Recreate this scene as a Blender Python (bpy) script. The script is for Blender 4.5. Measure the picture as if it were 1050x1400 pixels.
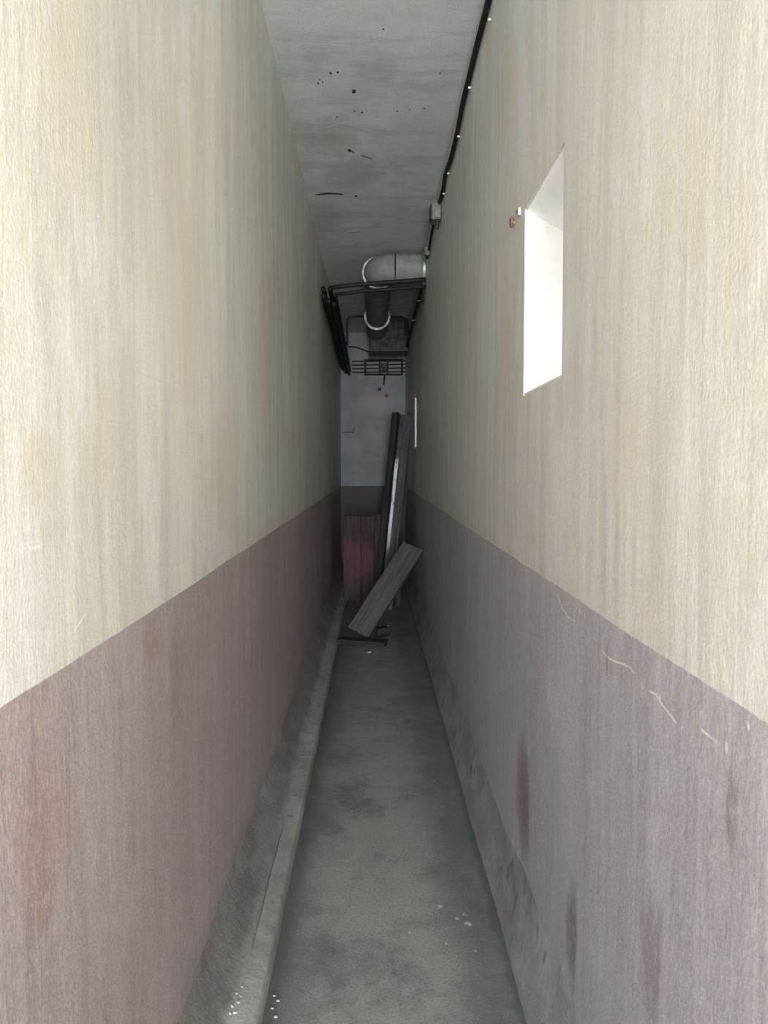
import bpy, bmesh, math, random
from mathutils import Vector, Matrix, noise
for o in list(bpy.data.objects): bpy.data.objects.remove(o, do_unlink=True)
S = bpy.context.scene
COL = S.collection
random.seed(7)

# ------------------------------------------------------------------ camera
F, CX, CY, VX, VY = 1130.0, 525.0, 700.0, 510.0, 640.0      # focal length and centre in px, corridor vanishing point
EYE = Vector((0, 0, 1.45))
cam_d = bpy.data.cameras.new('camera'); cam = bpy.data.objects.new('camera', cam_d); COL.objects.link(cam)
cam_d.sensor_width = 36; cam_d.sensor_height = 36; cam_d.sensor_fit = 'AUTO'; cam_d.lens = 36*F/1400
cam_d.clip_start = .02
cam.location = EYE
PITCH = math.atan((CY-VY)/F); YAW = math.atan((CX-VX)/F*math.cos(PITCH))
cam.rotation_euler = (math.pi/2-PITCH, 0, -YAW)
S.camera = cam
RM = cam.rotation_euler.to_matrix()
def ray(px, py): return RM @ Vector(((px-CX)/F, -(py-CY)/F, -1))
def on(px, py, axis, val):
    """world point where the line of sight of a photo pixel meets the plane axis = val"""
    d = ray(px, py); i = 'xyz'.index(axis)
    return EYE + d*((val-EYE[i])/d[i])

# ------------------------------------------------------------------ light and exposure
S.view_settings.view_transform = 'Standard'; S.view_settings.look = 'None'
S.view_settings.exposure = 0.26; S.view_settings.gamma = 1; S.view_settings.use_curve_mapping = False
w = bpy.data.worlds.new('world'); S.world = w; w.use_nodes = True
w.node_tree.nodes['Background'].inputs[0].default_value = (.75, .82, 1, 1)
w.node_tree.nodes['Background'].inputs[1].default_value = .05
fl = bpy.data.lights.new('camera_flash', 'POINT'); fl.energy = 10; fl.color = (1, .985, .96); fl.shadow_soft_size = .02
flo = bpy.data.objects.new('camera_flash', fl); COL.objects.link(flo); flo.location = (-.03, .0, 1.50)
dl = bpy.data.lights.new('rear_fill_far', 'AREA'); dl.shape = 'RECTANGLE'; dl.size = .6; dl.size_y = 2.6  # added fill far behind the camera, evens out the falloff along the walls
dl.energy = 800; dl.color = (.95, .975, 1)
dlo = bpy.data.objects.new('rear_fill_far', dl); COL.objects.link(dlo); dlo.location = (.12, -5.6, 1.75)
dlo.rotation_euler = (math.pi/2, 0, 0)
wl = bpy.data.lights.new('rear_fill_near', 'AREA'); wl.shape = 'RECTANGLE'; wl.size = .5; wl.size_y = 2.4  # second added fill closer behind the camera, stands for no fixture
wl.energy = 70; wl.color = (.96, .98, 1)
wlo = bpy.data.objects.new('rear_fill_near', wl); COL.objects.link(wlo); wlo.location = (.15, -2.2, 1.8)
wlo.rotation_euler = (math.pi/2, 0, 0)
sl = bpy.data.lights.new('niche_fill', 'AREA'); sl.shape = 'RECTANGLE'; sl.size = .27; sl.size_y = .48   # fill light added inside the closed near niche to whiten its reveal
sl.energy = 1.5; sl.color = (.97, .99, 1)
slo = bpy.data.objects.new('niche_fill', sl); COL.objects.link(slo); slo.location = (.912, 2.23, 1.81)
slo.rotation_euler = (0, math.pi/2, 0)

# ------------------------------------------------------------------ node helper
class M:
    def __init__(s, name, rough=.6, spec=.4, metal=0):
        s.m = bpy.data.materials.new(name); s.m.use_nodes = True; s.t = s.m.node_tree
        s.b = s.t.nodes['Principled BSDF']
        s.b.inputs['Roughness'].default_value = rough; s.b.inputs['Specular IOR Level'].default_value = spec
        s.b.inputs['Metallic'].default_value = metal
        tc = s.t.nodes.new('ShaderNodeTexCoord'); s.P = tc.outputs['Object']
        sp = s.t.nodes.new('ShaderNodeSeparateXYZ'); s.link(s.P, sp.inputs[0]); s.X, s.Y, s.Z = sp.outputs
    def link(s, a, b): s.t.links.new(a, b)
    def put(s, sock, v):
        if isinstance(v, (int, float)): sock.default_value = v
        elif isinstance(v, (tuple, list)): sock.default_value = tuple(v)+((1,) if len(v) == 3 and sock.type == 'RGBA' else ())
        else: s.link(v, sock)
    def math(s, op, a, b=0, c=0, clamp=False):
        n = s.t.nodes.new('ShaderNodeMath'); n.operation = op; n.use_clamp = clamp
        for i, v in enumerate((a, b, c)): s.put(n.inputs[i], v)
        return n.outputs[0]
    def noise(s, scale, detail=4, stretch=(1, 1, 1), rough=.55, dist=0):
        mp = s.t.nodes.new('ShaderNodeMapping'); s.link(s.P, mp.inputs[0]); mp.inputs['Scale'].default_value = stretch
        n = s.t.nodes.new('ShaderNodeTexNoise'); s.link(mp.outputs[0], n.inputs['Vector'])
        n.inputs['Scale'].default_value = scale; n.inputs['Detail'].default_value = detail
        n.inputs['Roughness'].default_value = rough; n.inputs['Distortion'].default_value = dist
        return n.outputs['Fac']
    def ramp(s, v, a, b, lo=0, hi=1):
        n = s.t.nodes.new('ShaderNodeMapRange'); n.interpolation_type = 'SMOOTHSTEP'
        s.put(n.inputs[0], v)
        for i, k in enumerate((a, b, lo, hi)): s.put(n.inputs[i+1], k)
        return n.outputs[0]
    def mix(s, f, a, b, mode='MIX'):
        n = s.t.nodes.new('ShaderNodeMix'); n.data_type = 'RGBA'; n.blend_type = mode
        s.put(n.inputs[0], f); s.put(n.inputs[6], a); s.put(n.inputs[7], b)
        return n.outputs[2]
    def ellipse(s, u, v, cu, cv, ru, rv, soft=.6, wob=None, amt=.5):
        a = s.math('DIVIDE', s.math('SUBTRACT', u, cu), ru); b = s.math('DIVIDE', s.math('SUBTRACT', v, cv), rv)
        d = s.math('ADD', s.math('MULTIPLY', a, a), s.math('MULTIPLY', b, b))
        if wob is not None: d = s.math('ADD', d, s.math('MULTIPLY', s.math('SUBTRACT', wob, .5), amt*4))
        return s.ramp(d, 1-soft, 1+soft, 1, 0)
    def seg(s, u, v, p, q, wd):
        du, dv = q[0]-p[0], q[1]-p[1]; L2 = du*du+dv*dv
        a = s.math('SUBTRACT', u, p[0]); b = s.math('SUBTRACT', v, p[1])
        t = s.math('DIVIDE', s.math('ADD', s.math('MULTIPLY', a, du), s.math('MULTIPLY', b, dv)), L2, clamp=True)
        ea = s.math('SUBTRACT', a, s.math('MULTIPLY', t, du)); eb = s.math('SUBTRACT', b, s.math('MULTIPLY', t, dv))
        d = s.math('SQRT', s.math('ADD', s.math('MULTIPLY', ea, ea), s.math('MULTIPLY', eb, eb)))
        return s.ramp(d, wd*.45, wd, 1, 0)
    def any(s, L):
        r = L[0]
        for k in L[1:]: r = s.math('MAXIMUM', r, k)
        return r
    def color(s, c): s.put(s.b.inputs['Base Color'], c)
    def bump(s, h, strength=.3, dist=.004):
        n = s.t.nodes.new('ShaderNodeBump'); n.inputs['Strength'].default_value = strength; n.inputs['Distance'].default_value = dist
        s.put(n.inputs['Height'], h); s.link(n.outputs[0], s.b.inputs['Normal'])

# ------------------------------------------------------------------ mesh helpers
def mesh_obj(name, bm, mat, parent=None, loc=(0, 0, 0), smooth=False, sharp=None):
    me = bpy.data.meshes.new(name)
    bmesh.ops.recalc_face_normals(bm, faces=bm.faces)
    bm.to_mesh(me); bm.free()
    o = bpy.data.objects.new(name, me); COL.objects.link(o); o.location = loc
    me.materials.append(mat)
    if smooth:
        for p in me.polygons: p.use_smooth = True
        if sharp: me.set_sharp_from_angle(angle=math.radians(sharp))
    if parent: o.parent = parent
    return o
def tag(o, label, cat, group=None):
    o['label'] = label; o['category'] = cat
    if group: o['group'] = group
    return o
def struct(o): o['kind'] = 'structure'; return o
def thing(name, label, cat, loc, group=None):
    o = bpy.data.objects.new(name, None); COL.objects.link(o); o.location = loc; o.empty_display_size = .05
    return tag(o, label, cat, group)
def catmull(pts, n):
    P = [Vector(p) for p in pts]; P = [P[0]*2-P[1]]+P+[P[-1]*2-P[-2]]; out = []
    for i in range(1, len(P)-2):
        for k in range(n):
            t = k/n; a, b, c, d = P[i-1:i+3]
            out.append(.5*((2*b)+(c-a)*t+(2*a-5*b+4*c-d)*t*t+(3*b-a-3*c+d)*t**3))
    return out+[P[-2]]
def tube(bm, pts, r, seg=12, sub=0, origin=(0, 0, 0), cap=True):
    P = catmull(pts, sub) if sub else [Vector(p) for p in pts]
    P = [p-Vector(origin) for p in P]
    rr = r if callable(r) else (lambda i: r)
    t0 = (P[1]-P[0]).normalized(); n = t0.orthogonal().normalized(); rings = []; pt = t0
    for i, p in enumerate(P):
        t = (P[min(i+1, len(P)-1)]-P[max(i-1, 0)]).normalized()
        n = (pt.rotation_difference(t) @ n); n = (n-t*n.dot(t)).normalized(); pt = t
        b = t.cross(n)
        rings.append([bm.verts.new(p+(n*math.cos(2*math.pi*k/seg)+b*math.sin(2*math.pi*k/seg))*rr(i)) for k in range(seg)])
    for a, c in zip(rings, rings[1:]):
        for k in range(seg): bm.faces.new((a[k], a[(k+1) % seg], c[(k+1) % seg], c[k]))
    if cap: bm.faces.new(rings[0]); bm.faces.new(rings[-1][::-1])
def box(bm, lo, hi, bev=0):
    r = bmesh.ops.create_cube(bm, size=1)
    lo, hi = Vector(lo), Vector(hi)
    for v in r['verts']: v.co = Vector((lo[i]+(v.co[i]+.5)*(hi[i]-lo[i]) for i in range(3)))
    if bev:
        es = list({e for v in r['verts'] for e in v.link_edges})
        bmesh.ops.bevel(bm, geom=es, offset=bev, segments=2, affect='EDGES', profile=.5)
def NZ(*p): return noise.noise(Vector(p))

# ------------------------------------------------------------------ dimensions (metres)
HW, CEIL, END, BACK = .45, 3.33, 11.6, -6.0
DADO0, DADOK = 1.155, .0035                                     # dado line height, slight rise with distance
WIN = [(1.98, 2.48, 1.665, 2.215), (8.42, 8.92, 1.665, 2.215)]   # openings in the right wall

# ------------------------------------------------------------------ materials of the shell
def wall_material(name, up, up2, warm, dado, dado2, side):
    m = M(name, .5, .35)
    streak = m.noise(1, 8, (1, 13, .8), .68, .3)
    fine = m.noise(1, 4, (1, 95, 3.0), .6)
    patch = m.noise(1.6, 5, (1, 1, .7), .6)
    blot = m.noise(5, 5, (1, 1, .6), .65)
    grit = m.noise(150, 3)
    c = m.mix(m.ramp(streak, .34, .66), up, up2)
    c = m.mix(m.ramp(patch, .48, .72, 0, .55), c, warm)
    c = m.mix(m.ramp(m.noise(1, 6, (1, 26, 9), .72), .61, .68, 0, .6), c, (.93, .92, .87))
    c = m.mix(m.ramp(m.noise(1.7, 7, (1, 16, 5), .74), .62, .72, 0, .5), c, (.50, .44, .35))
    big = m.noise(1.1, 7, (1, 1.5, .8), .66, .4)
    c = m.mix(m.ramp(big, .50, .66, 0, .7), c, (.88, .865, .82) if side == 'l' else (.84, .84, .83))
    c = m.mix(m.ramp(m.noise(2.2, 6, (1, 2.2, .7), .7, .5), .50, .70, 0, .55), c, tuple(k*.86 for k in up2))
    c = m.mix(m.ramp(fine, .5, .75, 0, .22), c, (.90, .87, .74))
    c = m.mix(m.ramp(m.noise(1, 3, (1, 110, 1.4), .6), .58, .74, 0, .28), c, (.56, .52, .44))
    c = m.mix(m.ramp(blot, .6, .75, 0, .45), c, (.92, .90, .86))
    c = m.mix(m.ramp(grit, .3, .7, 0, .22), c, (.45, .43, .38))
    c = m.mix(m.ramp(m.noise(1, 5, (1, 60, 5), .7), .52, .68, 0, .5), c, (.68, .66, .44))
    c = m.mix(m.ramp(m.noise(1.3, 5, (1, 48, 6), .7), .54, .70, 0, .35), c, (.62, .54, .51))
    c = m.mix(m.ramp(m.noise(60, 4, (1, 1, .5), .8), .5, .72, 0, .35), c, (.95, .93, .88))
    d = m.mix(m.ramp(streak, .3, .7), dado, dado2)
    d = m.mix(m.ramp(m.noise(1.3, 7, (1, 14, 4), .74), .58, .70, 0, .5), d, tuple(x*.62 for x in dado))
    d = m.mix(m.ramp(m.noise(1.9, 6, (1, 18, 8), .74), .62, .70, 0, .5), d, tuple(x*1.35 for x in dado2))
    d = m.mix(m.ramp(blot, .52, .75, 0, .5), d, tuple(x*1.3 for x in dado2))
    d = m.mix(m.ramp(m.noise(1, 4, (1, 34, 2.2), .6), .55, .72, 0, .5), d, tuple(x*.72 for x in dado))
    d = m.mix(m.ramp(grit, .35, .7, 0, .35), d, tuple(x*.6 for x in dado))
    wob = m.noise(40, 4); wob2 = m.noise(9, 3)
    px = lambda a, b: (lambda p: (p.y, p.z))(on(a, b, 'x', HW if side == 'r' else -HW))
    if side == 'r':
        lines = [((763, 812), (769, 832), (778, 844), (787, 850)),
                 ((822, 888), (831, 899), (842, 905), (853, 908), (862, 913), (867, 920)),
                 ((877, 932), (879, 941)), ((889, 945), (899, 950)), ((899, 952), (906, 963), (913, 972), (925, 988)),
                 ((960, 998), (972, 1008), (985, 1018)), ]
        sg = []
        for L in lines:
            for a, b in zip(L, L[1:]): sg.append(m.seg(m.Y, m.Z, px(*a), px(*b), .0024))
        for a, b, r in ((993, 1022, .006), (903, 955, .0045), (793, 836, .004), (800, 842, .004), (1024, 992, .004), (864, 869, .004)):
            u, v = px(a, b); sg.append(m.ellipse(m.Y, m.Z, u, v, r*.8, r*1.3, .4, wob))
        chips = m.math('MULTIPLY', m.any(sg), m.ramp(wob2, .30, .48))
        d = m.mix(chips, d, (.80, .78, .70))
        for a, b, ru, rv, col, f in ((714, 1090, .10, .17, (.15, .09, .085), .7), (780, 1275, .05, .12, (.10, .075, .07), .6),
                                     (830, 905, .005, .03, (.2, .09, .1), .6), (1000, 1110, .015, .05, (.19, .13, .11), .5),
                                     (705, 1230, .05, .14, (.40, .40, .40), .4), (890, 1320, .05, .12, (.13, .10, .095), .5)):
            u, v = px(a, b); d = m.mix(m.math('MULTIPLY', m.ellipse(m.Y, m.Z, u, v, ru, rv, .9, streak, .8), f), d, col)
        for a, b, ru, rv, f in ((955, 265, .05, .10, .55), (1010, 320, .05, .09, .4), (900, 120, .03, .10, .4), (700, 130, .12, .15, .5), (850, 600, .07, .10, .45),
                                (690, 470, .12, .3, .4), (745, 240, .03, .10, .6)):
            u, v = px(a, b); c = m.mix(m.math('MULTIPLY', m.ellipse(m.Y, m.Z, u, v, ru, rv, .95, streak, .7), f), c, warm)
    else:
        for a, b, ru, rv, f in ((60, 640, .06, .05, .5), (140, 600, .08, .09, .5), (310, 640, .16, .2, .55), (250, 380, .3, .35, .35), (90, 90, .10, .2, .4)):
            u, v = px(a, b); c = m.mix(m.math('MULTIPLY', m.ellipse(m.Y, m.Z, u, v, ru, rv, .95, streak, .8), f), c, warm)
        for a, b, ru, rv, f in ((205, 880, .05, .05, .5), (240, 930, .06, .14, .55), (60, 1150, .08, .1, .35)):
            u, v = px(a, b); d = m.mix(m.math('MULTIPLY', m.ellipse(m.Y, m.Z, u, v, ru, rv, .95, streak, .8), f), d, (.36, .22, .18))
        sg = [m.seg(m.Y, m.Z, px(*a), px(*b), .003) for a, b in (((100, 268), (101, 330)), ((126, 305), (129, 355)), ((45, 750), (58, 748)), ((104, 862), (118, 840)))]
        c = m.mix(m.math('MULTIPLY', m.any(sg), .7), c, (.92, .9, .84))
    line = m.math('ADD', DADO0, m.math('MULTIPLY', m.Y, DADOK))
    d = m.mix(m.ramp(m.noise(70, 4, (1, 1, .6), .8), .45, .72, 0, .4), d, tuple(min(1, x*1.35) for x in dado2))
    h = m.math('SUBTRACT', m.Z, m.math('ADD', line, m.math('MULTIPLY', m.math('SUBTRACT', wob, .5), .004)))
    h = m.math('SUBTRACT', h, m.math('MULTIPLY', m.math('SUBTRACT', m.noise(2.2, 2), .5), .010))
    mask = m.ramp(h, -.0015, .0015)
    # mortar showing low on the wall where the paint has worn off
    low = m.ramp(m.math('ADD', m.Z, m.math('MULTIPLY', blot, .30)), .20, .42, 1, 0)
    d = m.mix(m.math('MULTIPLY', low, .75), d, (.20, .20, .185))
    m.color(m.mix(mask, d, c))
    m.bump(m.math('ADD', m.math('MULTIPLY', blot, 1.2), m.math('ADD', m.math('MULTIPLY', grit, .35), m.math('MULTIPLY', streak, .6))), .35, .006)
    return m.m
M_wl = wall_material('plaster_left', (.83, .805, .70), (.66, .64, .555), (.70, .60, .46), (.385, .315, .295), (.48, .40, .38), 'l')
M_wr = wall_material('plaster_right', (.80, .785, .75), (.65, .635, .60), (.70, .62, .51), (.415, .40, .43), (.52, .505, .54), 'r')
def end_material():
    m = M('plaster_end', .6, .3)
    c = m.mix(m.ramp(m.noise(4, 5), .35, .7), (.15, .157, .173), (.195, .202, .218))
    u, v = (lambda p: (p.x, p.z))(on(515, 552, 'y', END))
    c = m.mix(m.math('MULTIPLY', m.ellipse(m.X, m.Z, u, v, .22, .14, .9, m.noise(8, 4), .6), .3), c, (.36, .33, .27))
    mask = m.ramp(m.math('SUBTRACT', m.Z, m.math('ADD', DADO0+DADOK*END, m.math('MULTIPLY', m.noise(20, 3), .01))), -.003, .003)
    m.color(m.mix(mask, (.038, .030, .033), c)); m.bump(m.noise(40, 4), .3, .004)
    return m.m
def ceiling_material():
    m = M('ceiling_paint', .7, .25)
    pat = m.noise(1.8, 6, (1.5, 1, 1), .65); fine = m.noise(16, 5, (1, .8, 1), .7); grit = m.noise(130, 3)
    c = m.mix(m.ramp(pat, .35, .68), (.58, .605, .59), (.69, .71, .70))
    c = m.mix(m.ramp(m.noise(3.4, 5, (1.2, .7, 1), .7), .56, .74, 0, .45), c, (.38, .38, .36))
    c = m.mix(m.ramp(fine, .58, .75, 0, .4), c, (.72, .73, .72))
    c = m.mix(m.ramp(grit, .4, .75, 0, .25), c, (.25, .26, .25))
    px = lambda a, b: (lambda p: (p.x, p.y))(on(a, b, 'z', CEIL))
    c = m.mix(m.ramp(m.noise(2.6, 7, (.5, 1.6, 1), .72, .4), .50, .68, 0, .55), c, (.40, .41, .395))
    c = m.mix(m.ramp(m.noise(3.1, 7, (.6, 2, 1), .75), .56, .70, 0, .5), c, (.76, .77, .76))
    w1 = m.noise(60, 3); w2 = m.noise(9, 4)
    for a, b, ru, rv, f in ((455, 190, .09, .22, .45), (480, 235, .12, .22, .4), (525, 90, .04, .12, .2), (440, 300, .12, .3, .3)):
        u, v = px(a, b); c = m.mix(m.math('MULTIPLY', m.ellipse(m.X, m.Y, u, v, ru*1.3, rv*1.3, .98, m.noise(5, 7, rough=.75), 1.6), f), c, (.34, .33, .29))
    sp = []
    for a, b, r in ((484, 125, .011), (452, 100, .006), (462, 99, .006), (435, 114, .005), (441, 112, .004), (437, 109, .0035), (602, 100, .004), (580, 148, .005),
                    (485, 152, .005), (495, 154, .006), (461, 160, .005), (543, 152, .004), (478, 206, .012), (487, 268, .010), (524, 40, .004), (560, 150, .004)):
        u, v = px(a, b); sp.append(m.ellipse(m.X, m.Y, u, v, r, r*2.0, .4, w1, .5))
    for a, b, wd in (((434, 266), (450, 264.5), .026), ((450, 264.5), (466, 265.5), .024), ((495, 213), (508, 217), .009), ((476, 204), (484, 209), .008), ((476, 319), (492, 317), .010)):
        sp.append(m.math('MULTIPLY', m.seg(m.X, m.Y, px(*a), px(*b), wd), m.ramp(w2, .25, .5)))
    c = m.mix(m.any(sp), c, (.035, .03, .026))
    m.color(c); m.bump(m.math('ADD', fine, m.math('MULTIPLY', grit, .4)), .35, .005)
    return m.m
def floor_material():
    m = M('floor_paint', .55, .35)
    wear = m.noise(2.4, 6, (1.2, 1.0, 1), .75); fine = m.noise(18, 5, (1, 1, 1), .7); grit = m.noise(120, 3)
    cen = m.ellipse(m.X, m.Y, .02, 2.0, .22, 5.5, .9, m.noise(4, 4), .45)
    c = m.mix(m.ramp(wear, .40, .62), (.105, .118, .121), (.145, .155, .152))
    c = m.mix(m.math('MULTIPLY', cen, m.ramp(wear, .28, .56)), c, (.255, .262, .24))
    c = m.mix(m.ramp(fine, .55, .75, 0, .45), c, (.26, .27, .25))
    c = m.mix(m.ramp(m.noise(11, 5), .58, .75, 0, .4), c, (.09, .10, .103))
    c = m.mix(m.ramp(grit, .42, .75, 0, .5), c, (.07, .075, .075))
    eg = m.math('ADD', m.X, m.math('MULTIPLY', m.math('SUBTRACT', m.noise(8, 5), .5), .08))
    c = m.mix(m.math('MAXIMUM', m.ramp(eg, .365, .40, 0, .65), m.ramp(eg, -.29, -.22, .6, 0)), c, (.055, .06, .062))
    px = lambda a, b: (lambda p: (p.x, p.y))(on(a, b, 'z', 0))
    w1 = m.noise(45, 4); sp = []
    for a, b, r in ((601, 1239, .010), (636, 1250, .009), (640, 1263, .012), (625, 1256, .007), (575, 1180, .004), (650, 1300, .004), (475, 1178, .004), (560, 1275, .004), (594, 1068, .004), (610, 1290, .004)):
        u, v = px(a, b); sp.append(m.ellipse(m.X, m.Y, u, v, r, r*1.2, .4, w1, .8))
    c = m.mix(m.math('MULTIPLY', m.any(sp), m.ramp(w1, .4, .55)), c, (.46, .47, .42))
    m.color(c); m.bump(m.math('ADD', fine, m.math('MULTIPLY', grit, .5)), .35, .004)
    return m.m
def mortar_material():
    m = M('mortar', .75, .3)
    c = m.mix(m.ramp(m.noise(6, 6, (1, .5, 1), .7), .35, .68), (.20, .205, .19), (.32, .325, .30))
    c = m.mix(m.ramp(m.noise(24, 5), .56, .72, 0, .6), c, (.07, .068, .066))
    c = m.mix(m.ramp(m.noise(90, 3), .58, .75, 0, .5), c, (.36, .36, .33))
    up = m.ramp(m.math('ADD', m.Z, m.math('MULTIPLY', m.noise(9, 4), .05)), .075, .105)
    pt = m.mix(m.ramp(m.noise(1, 5, (6, 5, 14), .65), .35, .65), (.115, .10, .095), (.185, .17, .16))
    c = m.mix(m.math('MULTIPLY', up, .75), c, pt)
    m.color(c); m.bump(m.noise(30, 6, rough=.7), .6, .006); return m.m
def foot_material():
    m = M('painted_mortar', .6, .3)
    c = m.mix(m.ramp(m.noise(5, 6, (1, .6, 1), .7), .35, .68), (.24, .23, .245), (.38, .38, .40))
    c = m.mix(m.ramp(m.noise(20, 5, (1, 1, .5)), .56, .70, 0, .7), c, (.095, .075, .075))
    c = m.mix(m.ramp(m.noise(70, 3), .6, .75, 0, .4), c, (.36, .37, .36))
    m.color(c); m.bump(m.noise(30, 6, rough=.7), .6, .006); return m.m
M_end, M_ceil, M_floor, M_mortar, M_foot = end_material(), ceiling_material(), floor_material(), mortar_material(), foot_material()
def plain(name, col, col2, scale=20, rough=.6, metal=0, spec=.4, stretch=(1, 1, 1), bump=.2):
    m = M(name, rough, spec, metal); n = m.noise(scale, 5, stretch, .65)
    m.color(m.mix(m.ramp(n, .35, .68), col, col2))
    if bump: m.bump(n, bump, .003)
    return m.m
M_white = plain('white_plaster', (.80, .79, .77), (.87, .86, .84), 6)
M_black = plain('black_cable', (.008, .008, .008), (.018, .018, .018), 30, .6, 0, .2)
M_dark = plain('dark_iron', (.02, .02, .021), (.055, .05, .048), 30, .5, .3)
M_clip = plain('pale_clip', (.30, .30, .29), (.46, .45, .43), 40, .5)
M_grey = plain('grey_plastic', (.10, .10, .10), (.17, .17, .165), 40, .5)
M_duct = plain('galvanised_duct', (.15, .155, .155), (.22, .225, .22), 9, .65, 0, .35)
M_ring = plain('flange_zinc', (.50, .51, .51), (.12, .12, .12), 16, .45, .2)
M_lag = plain('dark_lagging', (.022, .022, .024), (.07, .07, .074), 14, .8)
M_rust = plain('rust', (.12, .05, .03), (.28, .14, .08), 60, .8)
def wood(name, a, b, edge=None):
    m = M(name, .75, .25)
    g = m.noise(1, 6, (40, 40, 2.2), .65); c = m.mix(m.ramp(g, .32, .68), a, b)
    c = m.mix(m.ramp(m.noise(9, 4), .58, .75, 0, .6), c, tuple(k*.45 for k in a))
    c = m.mix(m.ramp(m.noise(60, 3), .62, .75, 0, .4), c, tuple(min(1, k*1.8) for k in b))
    if edge:
        lo, hi, z0, z1 = edge          # flaking white paint along one long edge (local x) of the board
        k = m.math('MULTIPLY', m.ramp(m.X, lo, hi, 1, 0), m.ramp(m.math('ADD', m.Z, m.math('MULTIPLY', m.noise(7, 4), .3)), z0-.25, z0+.15))
        k = m.math('MULTIPLY', k, m.ramp(m.math('ADD', m.Z, m.math('MULTIPLY', m.noise(7, 4), .3)), z1, z1+.1, 1, 0))
        k = m.math('MULTIPLY', k, m.ramp(m.noise(1, 4, (30, 30, 9)), .30, .46))
        c = m.mix(k, c, (.62, .64, .67))
    m.color(c); m.bump(g, .5, .004); return m.m
M_wdark = wood('dark_timber', (.012, .0115, .011), (.032, .030, .029))
M_wedge = wood('worn_timber', (.030, .029, .029), (.075, .072, .078), (-.034, -.026, .95, 1.72))
M_wgrey = wood('grey_timber', (.038, .037, .036), (.082, .080, .076))

# ------------------------------------------------------------------ the setting
def side_wall(name, sx, mat, holes=()):
    ys = [BACK+.25*i for i in range(int((END-BACK)/.25)+1)]+[END]; zs = [.18*i for i in range(19)]+[CEIL]
    for a, b, c, d in holes: ys += [a, b]; zs += [c, d]
    clean = lambda L: [v for i, v in enumerate(L) if i == 0 or v-L[i-1] > 1e-4]
    ys = clean(sorted(ys)); zs = clean(sorted(zs))
    bm = bmesh.new(); V = {}
    def disp(y, z):
        k = 1
        for a, b, c, d in holes:
            dd = max(a-y, y-b, c-z, z-d, 0); k = min(k, dd/.4)
        k *= min(1, max(0, (CEIL-z)/.3), max(0, (END-y)/.4))
        return k*(.007*NZ(y*.9, z*1.1, 3*sx)+.003*NZ(y*3, z*2.5, 9*sx))
    T = .5
    for i, y in enumerate(ys):
        for j, z in enumerate(zs):
            V[i, j, 0] = bm.verts.new((sx*(HW+disp(y, z)), y, z)); V[i, j, 1] = bm.verts.new((sx*(HW+T), y, z))
    hole = lambda i, j: any(a-1e-4 <= ys[i] and ys[i+1] <= b+1e-4 and c-1e-4 <= zs[j] and zs[j+1] <= d+1e-4 for a, b, c, d in holes)
    nI, nJ = len(ys)-1, len(zs)-1
    ok = lambda i, j: 0 <= i < nI and 0 <= j < nJ and not hole(i, j)
    for i in range(nI):
        for j in range(nJ):
            if not ok(i, j): continue
            for k in (0, 1): bm.faces.new((V[i, j, k], V[i+1, j, k], V[i+1, j+1, k], V[i, j+1, k]))
            for (di, dj, p, q) in ((-1, 0, (i, j), (i, j+1)), (1, 0, (i+1, j), (i+1, j+1)), (0, -1, (i, j), (i+1, j)), (0, 1, (i, j+1), (i+1, j+1))):
                if not ok(i+di, j+dj): bm.faces.new((V[p+(0,)], V[q+(0,)], V[q+(1,)], V[p+(1,)]))
    loose = [v for v in bm.verts if not v.link_faces]
    bmesh.ops.delete(bm, geom=loose, context='VERTS')
    return struct(mesh_obj(name, bm, mat, smooth=True, sharp=35))
side_wall('wall_left', -1, M_wl)
side_wall('wall_right', 1, M_wr, WIN)
bm = bmesh.new(); box(bm, (-HW-.5, END, 0), (HW+.5, END+.3, CEIL)); struct(mesh_obj('wall_end', bm, M_end))
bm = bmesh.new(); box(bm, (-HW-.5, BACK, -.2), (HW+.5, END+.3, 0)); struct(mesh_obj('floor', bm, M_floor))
bm = bmesh.new(); box(bm, (-HW-.5, BACK, CEIL), (HW+.5, END+.3, CEIL+.2)); struct(mesh_obj('ceiling', bm, M_ceil))
def niche(name, a, b, c, d):
    """plastered lining of a square opening with a head that slopes down towards the outside"""
    t, x0, x1, e, drop = .008, HW+.003, HW+.48, .0005, .26
    bm = bmesh.new()
    def slab(q, n):
        A = [bm.verts.new(p) for p in q]; B = [bm.verts.new(Vector(p)+Vector(n)*t) for p in q]
        bm.faces.new(A); bm.faces.new(B[::-1])
        for k in range(4): bm.faces.new((A[k], A[(k+1) % 4], B[(k+1) % 4], B[k]))
    a += e; b -= e; c += e; d -= e
    slab([(x0, b, c), (x1, b, c), (x1, b, d-drop), (x0, b, d)], (0, -1, 0))
    slab([(x0, a, c), (x1, a, c), (x1, a, d-drop), (x0, a, d)], (0, 1, 0))
    slab([(x0, a, c), (x1, a, c), (x1, b, c), (x0, b, c)], (0, 0, 1))
    slab([(x0, a, d), (x1, a, d-drop), (x1, b, d-drop), (x0, b, d)], (0, 0, -1))
    slab([(x1, a, c), (x1, b, c), (x1, b, d-drop), (x1, a, d-drop)], (-1, 0, 0))
    return struct(mesh_obj(name, bm, M_white))
for i, wv in enumerate(WIN): niche('window_%d' % (i+1), *wv)
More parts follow.
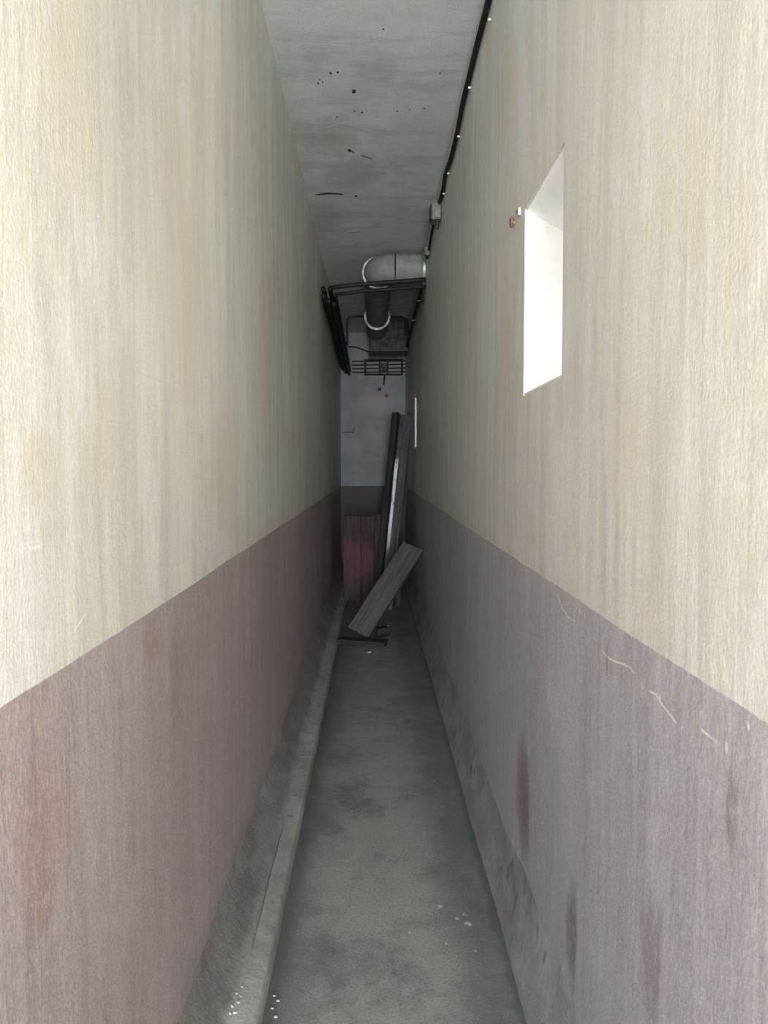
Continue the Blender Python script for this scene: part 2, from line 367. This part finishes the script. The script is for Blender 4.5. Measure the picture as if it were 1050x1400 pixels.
def loft(name, prof, mat, y0=BACK, y1=END, step=.06):
    """prof(y) -> list of (x, z): cross-section swept along the corridor"""
    bm = bmesh.new(); R = []; n = int((y1-y0)/step)
    for i in range(n+1):
        y = y0+(y1-y0)*i/n; R.append([bm.verts.new((x, y, z)) for x, z in prof(y)])
    for a, c in zip(R, R[1:]):
        for k in range(len(a)): bm.faces.new((a[k], a[(k+1) % len(a)], c[(k+1) % len(a)], c[k]))
    bm.faces.new(R[0]); bm.faces.new(R[-1][::-1])
    return struct(mesh_obj(name, bm, mat, smooth=True, sharp=50))
def kerb(y):
    w1 = .006*NZ(y*1.6, 1, 0)+.003*NZ(y*7, 2, 0); w2 = .012*NZ(y*1.3, 5, 0)+.006*NZ(y*8, 6, 0); w3 = .035*NZ(y*1.1, 8, 0)+.012*NZ(y*7, 9, 0)
    crack = .012*max(0, 1-abs((y-2.75)/.55)**2)
    return [(-.470, 0), (-.292+w1, 0), (-.297+w1, .040), (-.304+w1, .047+w1*.5), (-.352+w2*.5, .050+w1*.4), (-.357+w2*.5, .050-crack), (-.364+w2*.5, .056),
            (-.405+w2*.3, .100+w2), (-.436, .150+w3*.7), (-.452, .180+w3), (-.470, .185+w3)]
loft('trim_1', kerb, M_mortar)
def foot(y):
    w1 = .007*NZ(y*1.3, 11, 0)+.003*NZ(y*7, 12, 0); w3 = .05*NZ(y*1.2, 18, 0)+.02*NZ(y*6, 19, 0)
    return [(.475, 0), (.402+w1, 0), (.405+w1, .012), (.416+w1, .05), (.430+w1*.7, .11), (.441+w1*.4, .17), (.452, .235+w3), (.475, .24+w3)]
loft('trim_2', foot, M_foot)

# ------------------------------------------------------------------ cable under the ceiling, right
XC = HW-.014
cp = [on(a, b, 'x', XC) for a, b in ((668, 0), (652, 62), (640, 112), (633, 140), (625, 181), (616, 218), (609, 238), (606, 258), (601, 276))]
d0 = (cp[0]-cp[2]).normalized(); cp = [cp[0]+d0*2.6, cp[0]+d0*1.0]+cp
t = thing('electric_cable', 'thick black cable clipped along the right wall just under the ceiling', 'cable', cp[0])
bm = bmesh.new(); tube(bm, cp, .0125, 10, 6, cp[0]); mesh_obj('sheath', bm, M_black, t, smooth=True)
for a, b in ((668, 22), (641, 116), (626, 183), (612, 234), (606, 262)):
    p = on(a, b, 'x', HW-.012); bm = bmesh.new(); q = p-cp[0]
    box(bm, (q.x-.004, q.y-.007, q.z-.019), (q.x+.011, q.y+.007, q.z-.009), .003); mesh_obj('clip', bm, M_clip, t)
jb = on(596, 292, 'x', HW-.03)
t = thing('junction_box', 'small grey junction box on the right wall at the end of the black cable', 'junction box', (HW, jb.y, jb.z))
bm = bmesh.new(); box(bm, (-.062, -.07, -.055), (-.001, .07, .055), .008); mesh_obj('body', bm, M_grey, t)
bm = bmesh.new(); box(bm, (-.07, -.062, -.047), (-.062, .062, .047), .003); mesh_obj('lid', bm, M_dark, t)
bm = bmesh.new(); box(bm, (-.046, -.084, -.05), (-.004, -.07, .03), .003); mesh_obj('mounting_plate', bm, M_grey, t)
bm = bmesh.new(); tube(bm, [(-.02, 0, -.054), (-.02, 0, -.10)], .012, 10); mesh_obj('gland', bm, M_dark, t, smooth=True, sharp=40)
c2 = [on(a, b, 'x', HW-.012) for a, b in ((593, 306), (590, 320), (587, 338))]; c2.append(c2[-1]+Vector((0, .25, -.02)))
bm = bmesh.new(); tube(bm, c2, .0095, 8, 5, c2[0])
tag(mesh_obj('thin_cable', bm, M_black, loc=c2[0], smooth=True), 'short thin black cable running from the junction box towards the duct', 'cable')
p = on(588, 344, 'x', HW); bm = bmesh.new(); box(bm, (-.045, -.03, -.03), (0, .03, .035), .006)
tag(mesh_obj('cable_clamp', bm, M_grey, loc=p), 'small grey clamp on the right wall just above the fat duct', 'clamp')

# ------------------------------------------------------------------ two plugs beside the near opening
p = on(711, 290, 'x', HW); bm = bmesh.new(); box(bm, (-.008, -.010, -.012), (.001, .010, .012), .002)
t = tag(mesh_obj('wall_plug', bm, M_clip, loc=p), 'small white plug at the upper far corner of the bright opening', 'wall plug')
bm = bmesh.new(); tube(bm, [(-.0105, -.001, 0), (-.007, -.001, 0)], .005, 10); mesh_obj('screw', bm, M_dark, t)
p = on(703, 304, 'x', HW); bm = bmesh.new(); N = 20
tube(bm, [(-.009, .013*math.cos(2*math.pi*k/N), .013*math.sin(2*math.pi*k/N)) for k in range(N+1)], .0045, 8)
t = tag(mesh_obj('screw_eye', bm, M_rust, loc=p, smooth=True), 'small rusty ring in the wall left of the white plug', 'screw eye')
bm = bmesh.new(); tube(bm, [(.001, 0, 0), (-.010, 0, 0)], .005, 10); mesh_obj('screw', bm, M_clip, t)

# ------------------------------------------------------------------ ventilation duct
DX, DY, DZ, DR = .048, 7.22, 3.165, .128
t = thing('ventilation_duct', 'fat grey ventilation duct bending from the right wall along the ceiling', 'duct', (HW, DY, DZ))
O = Vector((HW, DY, DZ))
arc = [Vector((DX+DR*1.15-DR*1.15*math.sin(a), DY+DR*1.15-DR*1.15*math.cos(a), DZ)) for a in [math.pi/2*k/8 for k in range(9)]]
bm = bmesh.new(); tube(bm, [Vector((HW-.002, DY, DZ))]+arc[:1], DR, 32, 0, O); mesh_obj('wall_pipe', bm, M_duct, t, smooth=True, sharp=40)
bm = bmesh.new(); tube(bm, arc, DR, 32, 0, O); mesh_obj('elbow', bm, M_duct, t, smooth=True, sharp=40)
bm = bmesh.new(); tube(bm, [arc[-1], Vector((DX, 9.5, DZ)), Vector((DX, 10.405, DZ))], DR*.97, 32, 0, O); mesh_obj('straight_pipe', bm, M_duct, t, smooth=True, sharp=40)
def ring(p, ax, r, th, name='flange', mat=M_ring, bolts=0):
    ax = Vector(ax); bm = bmesh.new(); tube(bm, [Vector(p)-ax*th/2, Vector(p)+ax*th/2], r, 32, 0, O)
    f = mesh_obj(name, bm, mat, t, smooth=True, sharp=40)
    if bolts:
        u = ax.orthogonal().normalized(); v = ax.cross(u)
        for k in range(bolts):
            a = 2*math.pi*k/bolts; c = Vector(p)+(u*math.cos(a)+v*math.sin(a))*(r-.012)
            bm = bmesh.new(); tube(bm, [c-ax*(th/2+.012), c+ax*(th/2+.012)], .008, 6, 0, O); mesh_obj('bolt', bm, M_clip, f)
ring((HW-.015, DY, DZ), (1, 0, 0), DR+.014, .02)
ring((DX, arc[-1].y+.02, DZ), (0, 1, 0), DR+.016, .03)
ring((DX, 9.5, DZ), (0, 1, 0), DR+.020, .03, bolts=12)
t2 = thing('ventilation_box', 'dark box under the ceiling at the far end of the duct', 'ventilation box', (.2, 10.42, 2.96))
bm = bmesh.new(); box(bm, (-.245, .0, -.035), (.235, .42, .362), .01); mesh_obj('body', bm, M_lag, t2)
bm = bmesh.new(); box(bm, (-.255, -.01, -.05), (.243, .43, -.035), .003); mesh_obj('bottom_flange', bm, M_dark, t2)

# ------------------------------------------------------------------ conduits across the corridor and along the walls
def run(name, label, cat, pts, r, sub=6, mat=M_black, group=None, brackets=(), bsz=.02):
    P = [Vector(p) for p in pts]; o = P[0]
    if not brackets:
        bm = bmesh.new(); tube(bm, P, r, 10, sub, o); return tag(mesh_obj(name, bm, mat, loc=o, smooth=True), label, cat, group)
    t = thing(name, label, cat, o, group); bm = bmesh.new(); tube(bm, P, r, 10, sub, o); mesh_obj('pipe', bm, mat, t, smooth=True)
    for lo, hi, bmat in brackets:
        bm = bmesh.new(); box(bm, Vector(lo)-o, Vector(hi)-o, .003); mesh_obj('bracket', bm, bmat, t)
    return t
YC = 7.02
def cross(z, y, xb, zend): # right wall -> left -> bends away along the left wall -> end wall
    L = on(462, 400, 'y', y).z-2.955
    return [(HW-.006, y, z+.055), (.2, y, z+.035), (-.1, y, z+.013), (xb+.12, y, z-.002), (xb+.04, y+.015, z-.008), (xb+.004, y+.06, z-.014), (xb, y+.2, z-.02), (xb, 9, z-.06), (xb, END-.02, zend)]
run('conduit', 'upper of two black conduits crossing the corridor below the fat duct', 'conduit', cross(2.975, YC, -.362, 2.86), .019,
    brackets=[((-HW+.004, y-.02, 2.957-(y-7)*.02), (-.36, y+.02, 2.972-(y-7)*.02), M_clip) for y in (7.5, 8.1, 8.7, 9.3, 9.9)])
run('conduit', 'lower of two black conduits crossing the corridor below the fat duct', 'conduit', cross(2.920, YC+.01, -.318, 2.80), .016)
for k, (x, z, lb) in enumerate(((-.418, 2.90, 'black cable in the left bundle, hard against the wall'), (-.415, 2.84, 'black cable in the left bundle, second along the wall'),
                                (-.375, 2.80, 'black cable in the left bundle, slung just below the wall cables'), (-.328, 2.775, 'black cable in the left bundle, hanging lowest and furthest out'))):
    run('cable', lb+' under the ceiling', 'cable', [(x, 7.05, z+.06), (x, 7.6, z+.03), (x+.008, 8.6, z-.01), (x, 9.7, z-.01), (x, 10.6, z-.02), (x, END-.02, z-.02)], .021, group='cables bundled along the left wall')
run('conduit', 'black conduit running back along the right wall from the crossing pipes', 'conduit', [(HW-.03, 7.12, 2.995), (HW-.03, 8, 2.99), (HW-.03, 9, 2.98), (HW-.03, 10.38, 2.965)], .016,
    brackets=[((HW-.05, y-.015, 2.96), (HW-.006, y+.015, 2.975), M_dark) for y in (7.6, 8.6, 9.6)])
run('conduit', 'short black pipe stub dropping on the right wall under the crossing pipes', 'conduit', [(HW-.02, 7.12, 2.99), (HW-.02, 7.14, 2.93), (HW-.02, 7.16, 2.86)], .010)
run('conduit', 'thin dark pipe leaving the left side of the duct and bending down', 'conduit',
    [(-.300, 9.72, 2.88), (-.300, 9.72, 3.05), (-.298, 9.72, 3.16), (-.27, 9.72, 3.205), (-.2, 9.72, 3.212), (DX-.118, 9.72, 3.212)], .011)
run('conduit', 'thin dark pipe leaving the right side of the duct and bending down', 'conduit',
    [(DX+.118, 9.72, 3.212), (.32, 9.72, 3.208), (.370, 9.72, 3.19), (.388, 9.72, 3.15), (.390, 9.72, 3.03)], .011)
EY = END-.025
for k, (py, pz) in enumerate(((494, 'topmost'), (499, 'second highest'), (504, 'third highest'), (509, 'lowest'))):
    a = on(474, py, 'y', EY); b = on(553, py-1, 'y', EY)
    run('conduit', '%s of four thin dark conduits running level across the end wall' % pz, 'conduit', [(-.29, EY, a.z), (-.2, EY, a.z), (.1, EY, a.z+.005), (HW-.002, EY, b.z)], .0085, group='level conduits on the end wall')
a = on(498, 491, 'y', EY-.02); b = on(551, 513, 'y', EY-.02)
t = thing('cable_rack', 'dark rectangular frame over the conduits on the end wall', 'rack', (a.x, EY-.04, b.z))
W_, H_ = b.x-a.x, a.z-b.z
for nm, lo, hi in (('top_rail', (0, 0, H_-.022), (W_, .064, H_)), ('bottom_rail', (0, 0, 0), (W_, .064, .022)), ('upright', (0, -.003, 0), (.03, .026, H_)), ('upright', (W_-.03, -.003, 0), (W_, .026, H_)),
                   ('upright', (W_*.38, -.003, 0), (W_*.38+.024, .026, H_)), ('upright', (W_*.58, -.003, 0), (W_*.58+.024, .026, H_))):
    bm = bmesh.new(); box(bm, lo, hi, .003); mesh_obj(nm, bm, M_black, t)
c = on(524.5, 503, 'y', EY-.05)
t = thing('switch_box', 'small square switch box in the middle of the dark frame', 'switch box', (c.x, EY-.045, c.z))
bm = bmesh.new(); box(bm, (-.045, -.04, -.06), (.045, -.004, .06), .006); mesh_obj('body', bm, M_lag, t)
bm = bmesh.new(); tube(bm, [(0, -.055, -.01), (0, -.04, -.01)], .016, 12); mesh_obj('knob', bm, M_black, t)
a = on(526, 513, 'y', END-.02); b = on(524.5, 526, 'y', END-.02)
run('conduit', 'short dark pipe dropping from the middle of the frame on the end wall', 'conduit', [a, (a+b)/2, b], .011)
for (px, py), lb in (((519, 532), 'small dark plug on the end wall just below the short dropped pipe'), ((528.5, 541), 'small brown plug on the end wall, lower of two below the frame')):
    p = on(px, py, 'y', END); bm = bmesh.new(); tube(bm, [(0, .001, 0), (0, -.02, .0), (0, -.03, 0)], lambda i: (.026, .024, .012)[i], 14)
    tag(mesh_obj('wall_plug', bm, M_dark if py < 535 else M_rust, loc=p, smooth=True, sharp=40), lb, 'wall plug')
p = [on(x, y, 'y', END-.012) for x, y in ((477, 474), (488, 475), (496, 478), (506, 482))]
run('cable', 'thin cable sagging across the end wall above the dark frame', 'cable', p, .010)
p = [on(x, y, 'y', END-.015) for x, y in ((470, 591), (476, 591), (481.5, 591), (483, 590.2), (483, 586))]
run('wall_hook', 'thin dark hook on the end wall beside the left corner', 'hook', p, .0055, 3, M_dark)

# ------------------------------------------------------------------ timber at the end
def plank(name, label, cat, p0, p1, nrm, wd, th, mat, group=None, seed=0, jag=.012):
    """board from foot p0 to head p1; nrm = roughly the way its wide face looks"""
    p0, p1 = Vector(p0), Vector(p1); L = (p1-p0).length; up = (p1-p0)/L
    n = Vector(nrm); n = (n-up*n.dot(up)).normalized(); sx = n.cross(up).normalized() * -1
    rot = Matrix((sx, n*-1, up)).transposed()       # local x = width, -y = towards nrm, z = along
    if rot.determinant() < 0: rot = Matrix((-sx, n*-1, up)).transposed()
    bm = bmesh.new(); NX, NY_, NL = 5, 1, 24; V = {}
    for k in range(NL+1):
        for i in range(NX+1):
            for j in range(2):
                x, y, z = (i/NX-.5)*wd, (j-.5)*th, L*k/NL
                if k in (0, NL): z += jag*NZ(i*1.7+seed, k, j*.3)
                x += .004*NZ(z*3+seed, i*.1, 2); y += .003*NZ(z*4+seed, x*20, j*5)+.006*math.sin(z*1.7+seed)*NZ(seed, 1, 1)
                V[i, j, k] = bm.verts.new((x, y, z))
    for k in range(NL):
        for i in range(NX):
            for j in range(2): bm.faces.new((V[i, j, k], V[i+1, j, k], V[i+1, j, k+1], V[i, j, k+1]))
        for i in (0, NX): bm.faces.new((V[i, 0, k], V[i, 1, k], V[i, 1, k+1], V[i, 0, k+1]))
    for k in (0, NL):
        for i in range(NX): bm.faces.new((V[i, 0, k], V[i+1, 0, k], V[i+1, 1, k], V[i, 1, k]))
    o = mesh_obj(name, bm, mat, loc=p0, smooth=True, sharp=40)
    o.rotation_euler = rot.to_euler()
    return tag(o, label, cat, group)
def at(px, py, y): return on(px, py, 'y', y)
# tall timbers leaning to the right
plank('plank', 'tall dark narrow timber leaning right before the end wall, leftmost of the leaning boards', 'plank', at(514, 834, 8.55), at(541.5, 565, 9.05), (-.55, -1, 0), .07, .06, M_wdark, seed=3)
plank('plank', 'tall leaning board with flaking white paint along its left edge', 'plank', at(527, 838, 8.40), at(554, 568, 8.95), (.12, -1, 0), .12, .05, M_wedge, seed=5)
plank('plank', 'thin dark leaning strip behind the white-edged board, closest to the right wall', 'plank', at(543, 830, 8.66), at(560, 564, 9.12), (0, -1, 0), .05, .03, M_wdark, seed=8)
# broad short board leaning on them
plank('board', 'broad short grey board propped slanting in front of the tall timbers', 'board', at(489.5, 866, 6.95), at(565, 748, 7.38), (-.15, -1, .55), .20, .045, M_wgrey, seed=11, jag=.02)
# red-brown crate before the end wall
def red_wood():
    m = M('red_timber', .8, .2); g = m.noise(1, 6, (36, 36, 2.0), .65)
    c = m.mix(m.ramp(g, .32, .68), (.026, .019, .019), (.056, .040, .040))
    c = m.mix(m.math('MULTIPLY', m.ellipse(m.X, m.Z, -.10, .46, .17, .22, .9, m.noise(9, 5, rough=.7), 1.3), .6), c, (.115, .045, .052))
    m.color(c); m.bump(g, .5, .004); return m.m
M_wred = red_wood()
t = thing('crate', 'reddish brown crate of upright planks on the floor before the end wall', 'crate', (-.10, 8.95, 0))
for k, (x0, x1, h) in enumerate(((-.225, -.03, .935), (-.027, .115, .93), (.118, .215, .95))):
    bm = bmesh.new(); box(bm, (x0, -.015+.004*k, 0), (x1, .012, h), .004); mesh_obj('front_board', bm, M_wred, t)
for x0 in (-.222, .190):
    bm = bmesh.new(); box(bm, (x0, .012, 0), (x0+.022, .40, .92), .003); mesh_obj('side_panel', bm, M_wred, t)
bm = bmesh.new(); box(bm, (-.222, .40, 0), (.212, .42, .92), .003); mesh_obj('back_panel', bm, M_wred, t)
bm = bmesh.new(); box(bm, (-.20, .012, .02), (.19, .40, .04), .003); mesh_obj('bottom_panel', bm, M_wred, t)
a = at(450, 886, 6.66)
plank('plank', 'dark plank lying flat across the floor at the foot of the slanting board', 'plank', (-.285, 6.80, .022), (.10, 6.68, .022), (0, 0, 1), .13, .04, M_wdark, seed=14)
plank('wood_block', 'short dark block lying on the floor right of the slanting board\'s foot', 'block', (.02, 7.02, .04), (.13, 7.10, .04), (0, 0, 1), .07, .08, M_wdark, seed=17)

# ------------------------------------------------------------------ crumbs of plaster
def crumb(p, r, mat, label, group):
    bm = bmesh.new(); bmesh.ops.create_icosphere(bm, subdivisions=1, radius=r)
    s = random.random()*50; r *= .6
    for v in bm.verts:
        v.co *= 1+.45*NZ(v.co.x/r*1.3+s, v.co.y/r*1.3, v.co.z/r*1.3); v.co.z *= .6
    zmin = min(v.co.z for v in bm.verts)
    o = mesh_obj('plaster_crumb', bm, mat, loc=(p[0], p[1], p[2]-zmin))
    o.scale = (1, random.uniform(.6, 1.2), .7); tag(o, label, 'crumb', group)
G1 = 'plaster crumbs on the left kerb'
for a, b, r in ((318, 1366, .007), (323, 1360, .005), (316, 1378, .008), (326, 1372, .006), (313, 1388, .008), (321, 1386, .006), (329, 1363, .004), (331, 1350, .004), (310, 1398, .006)):
    p = on(a, b, 'z', .052); crumb(p, r, M_clip, 'pale plaster crumb on the left kerb at the bottom edge of the photo', G1)
G2 = 'pale crumbs on the floor beside the left kerb'
for a, b, r in ((361, 1317, .004), (375, 1363, .005), (380, 1370, .006), (372, 1380, .005), (377, 1392, .006), (358, 1343, .004)):
    p = on(a, b, 'z', 0); crumb(p, r, M_clip, 'pale plaster crumb on the floor just right of the left kerb', G2)
p = on(530, 858, 'z', 0); crumb(p, .02, M_clip, 'pale chip on the floor to the right of the slanting board', None)
p = on(505, 893, 'z', 0); crumb(p, .016, M_clip, 'pale chip on the floor in front of the slanting board\'s foot', None)
